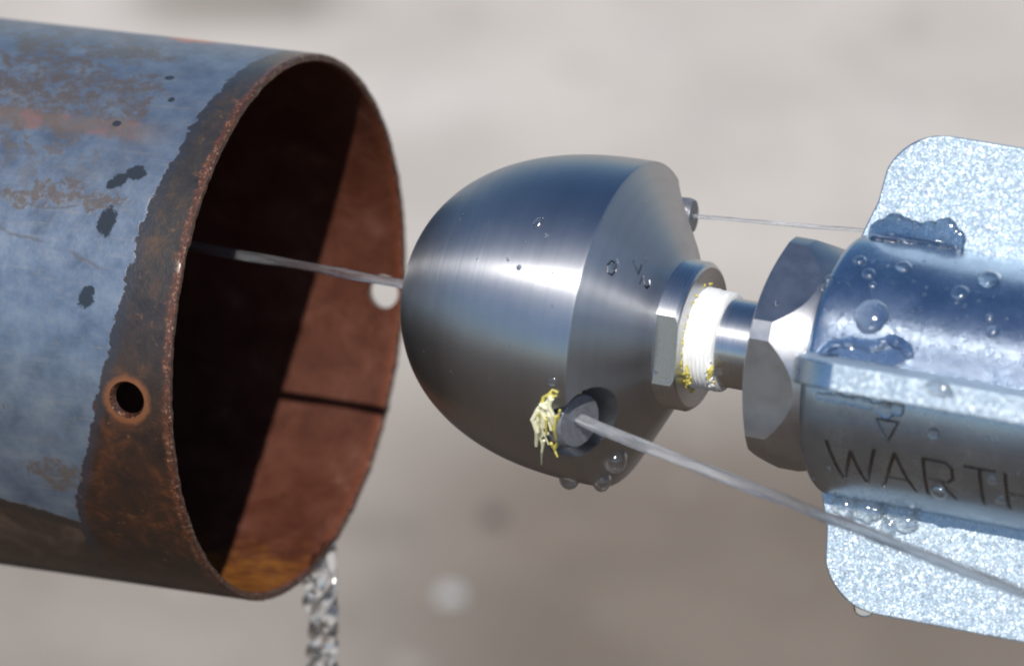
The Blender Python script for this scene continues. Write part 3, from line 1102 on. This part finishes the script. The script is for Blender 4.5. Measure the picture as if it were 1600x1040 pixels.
# fine spray: specks no one could tell apart
def specks(n, box, rr, label, group):
    for _ in range(n):
        px, py = random.uniform(box[0], box[2]), random.uniform(box[1], box[3])
        bead(px, py, random.uniform(*rr), label, group, random.randint(0, 3), 1.0, 'spray_bead')
specks(60, (1275, 390, 1600, 560), (1.4, 3.6), 'tiny spray bead on the sunlit blue upper flank of the body', 'spray beads on the blue flank')
specks(26, (1260, 640, 1600, 790), (1.2, 3.0), 'tiny spray bead on the dark engraved flank of the body', 'spray beads on the engraved flank')
specks(34, (660, 280, 880, 680), (0.9, 2.2), 'tiny spray bead on the rounded front of the polished head', 'spray beads on the head')
specks(16, (905, 300, 1010, 600), (0.9, 2.2), 'tiny spray bead on the rear cone of the polished head', 'spray beads on the cone')

# irregular puddles that cling to the fin roots
def clump(lumps, label, voxel=1.4, smooth=9, mat='bead'):
    parts, c0 = [], None
    for (px, py, r, flat) in lumps:
        loc, nor = hit(px, py)
        if loc is None:
            continue
        c0 = c0 or loc
        q = nor.to_track_quat('Z', 'Y').to_matrix()
        bm = bmesh.new()
        bmesh.ops.create_icosphere(bm, subdivisions=3, radius=1.0)
        vs = []
        for v in bm.verts:
            w = 1 + 0.22 * mnoise.noise(v.co * 1.7 + Vector((px, py, 0)) * 0.1)
            vs.append(loc + q @ Vector((v.co.x * w, v.co.y * w, v.co.z * flat)) * (r * K))
        parts.append((vs, [[v.index for v in f.verts] for f in bm.faces]))
        bm.free()
    me = fuse(mesh('c', *join(parts)), voxel * K, smooth)
    me.transform(Matrix.Translation(-c0))
    o = link('water_puddle', me, MT[mat], None, 180)
    o.location = c0
    return tag(o, label, 'water puddle', 'puddles clinging to the fins')
def run(pts, r, flat, jit=0.3):
    out = []
    for (ax, ay), (bx, by) in zip(pts, pts[1:]):
        n = max(2, int(math.hypot(bx - ax, by - ay) / (r * 0.7)))
        for i in range(n):
            f = i / n
            out.append((ax + (bx - ax) * f, ay + (by - ay) * f, r * random.uniform(1 - jit, 1 + jit), flat))
    return out
clump(run([(1376, 362), (1400, 356), (1425, 362), (1452, 364), (1480, 364), (1508, 382)], 17, 0.42, 0.18) + run([(1372, 372), (1440, 380), (1505, 390)], 14, 0.45, 0.1)
      + [(1398, 352, 19, 0.45), (1478, 360, 20, 0.45), (1425, 370, 20, 0.4), (1455, 374, 20, 0.4)], 'ragged blue puddle caught along the root of the top fin', 1.2, 14)
clump(run([(1312, 788), (1345, 795), (1380, 800)], 15, 1.0) + run([(1395, 800), (1432, 805)], 17, 0.9) + [(1418, 815, 19, 0.9), (1390, 822, 15, 0.8), (1330, 800, 14, 0.6)],
      'lumpy glassy puddle along the root of the bottom fin')
clump(run([(1282, 552), (1300, 538), (1330, 533), (1362, 540), (1392, 531), (1415, 540), (1424, 560)], 9, 0.8, 0.15) + run([(1290, 556), (1350, 556), (1415, 562)], 12, 0.25),
      'arched puddle with a bright rim above the near fin edge')
clump(run([(1280, 618), (1310, 622), (1345, 628), (1372, 636), (1405, 634)], 8, 0.3) + [(1385, 640, 14, 0.5), (1402, 638, 12, 0.5), (1330, 626, 9, 0.4)],
      'dark jagged puddle hanging in the shade under the near fin edge')

# drops hanging free under edges
def hang(px, py, b, r, label, squash=1.25, group='drops hanging under the metal'):
    c = pt(px, py, b)
    bm = bmesh.new()
    bmesh.ops.create_icosphere(bm, subdivisions=3, radius=1.0)
    vs = []
    for v in bm.verts:
        z = v.co.z
        t = max(0.0, z)
        vs.append(Vector((v.co.x * (1 + 0.35 * t), v.co.y * (1 + 0.35 * t), z * squash)) * (r * K))
    me = mesh('d', vs, [[v.index for v in f.verts] for f in bm.faces])
    bm.free()
    o = link('hanging_drop', me, MT['bead'], None, 180)
    o.location = c
    return tag(o, label, 'water drop', group)
rear = lambda x, r, deg: (noz_mw @ polar(x, r, deg))
def hang_on(x, r, deg, rad, label, squash=1.2):
    o = hang(0, 0, 0, rad, label, squash)
    o.location = rear(x, r, deg)
hang_on(-52, 250, -88, 17, 'left drop of three hanging under the head by the lower insert', 1.3)
hang_on(2, 249, -88, 14, 'middle drop of three hanging under the head by the lower insert', 1.2)
hang_on(24, 214, -84, 17, 'right drop of three hanging under the rear edge of the head', 1.2)
hang_on(-248, 195, -82, 9, 'single small drop hanging under the rounded nose of the head', 1.1)
hang_on(452, 365, -94, 17, 'drop hanging under the lower edge of the bottom fin', 0.9)

# ------------------------------------------------------------------ pebbles lying on the yard
def pebble(px, py, r, mat, label):
    d = (pt(px, py) - cam.location).normalized()
    p = cam.location + d * (-cam.location.z / d.z)
    bm = bmesh.new()
    bmesh.ops.create_icosphere(bm, subdivisions=3, radius=1.0)
    vs = []
    for v in bm.verts:
        w = 1 + 0.25 * mnoise.noise(v.co * 1.1 + Vector((px, 0, 0)))
        vs.append(Vector((v.co.x * w, v.co.y * w * 0.8, v.co.z * w * 0.6)) * r)
    me = mesh('p', vs, [[v.index for v in f.verts] for f in bm.faces])
    bm.free()
    o = link('pebble', me, MT[mat], None, 180)
    o.location = p + Vector((0, 0, r * 0.45))
    tag(o, label, 'pebble', 'pebbles on the yard')
pebble(705, 938, 0.0058, 'pale', 'pale out of focus pebble lying on the ground below the head')
pebble(770, 812, 0.0045, 'stone', 'dark out of focus pebble on the damp ground below the head')

# caustic flags hold sunlight back under some fin puddles, deepening their blue
sun_d.cycles.is_caustics_light = True
for o in S.objects:
    if o.type == 'MESH':
        n_ = o.name.split('.')[0]
        if n_ == 'water_puddle' and ('top fin' in o['label'] or 'arched' in o['label']):
            o.cycles.is_caustics_caster = True
        elif n_ in ('body', 'fin', 'head'):
            o.cycles.is_caustics_receiver = True
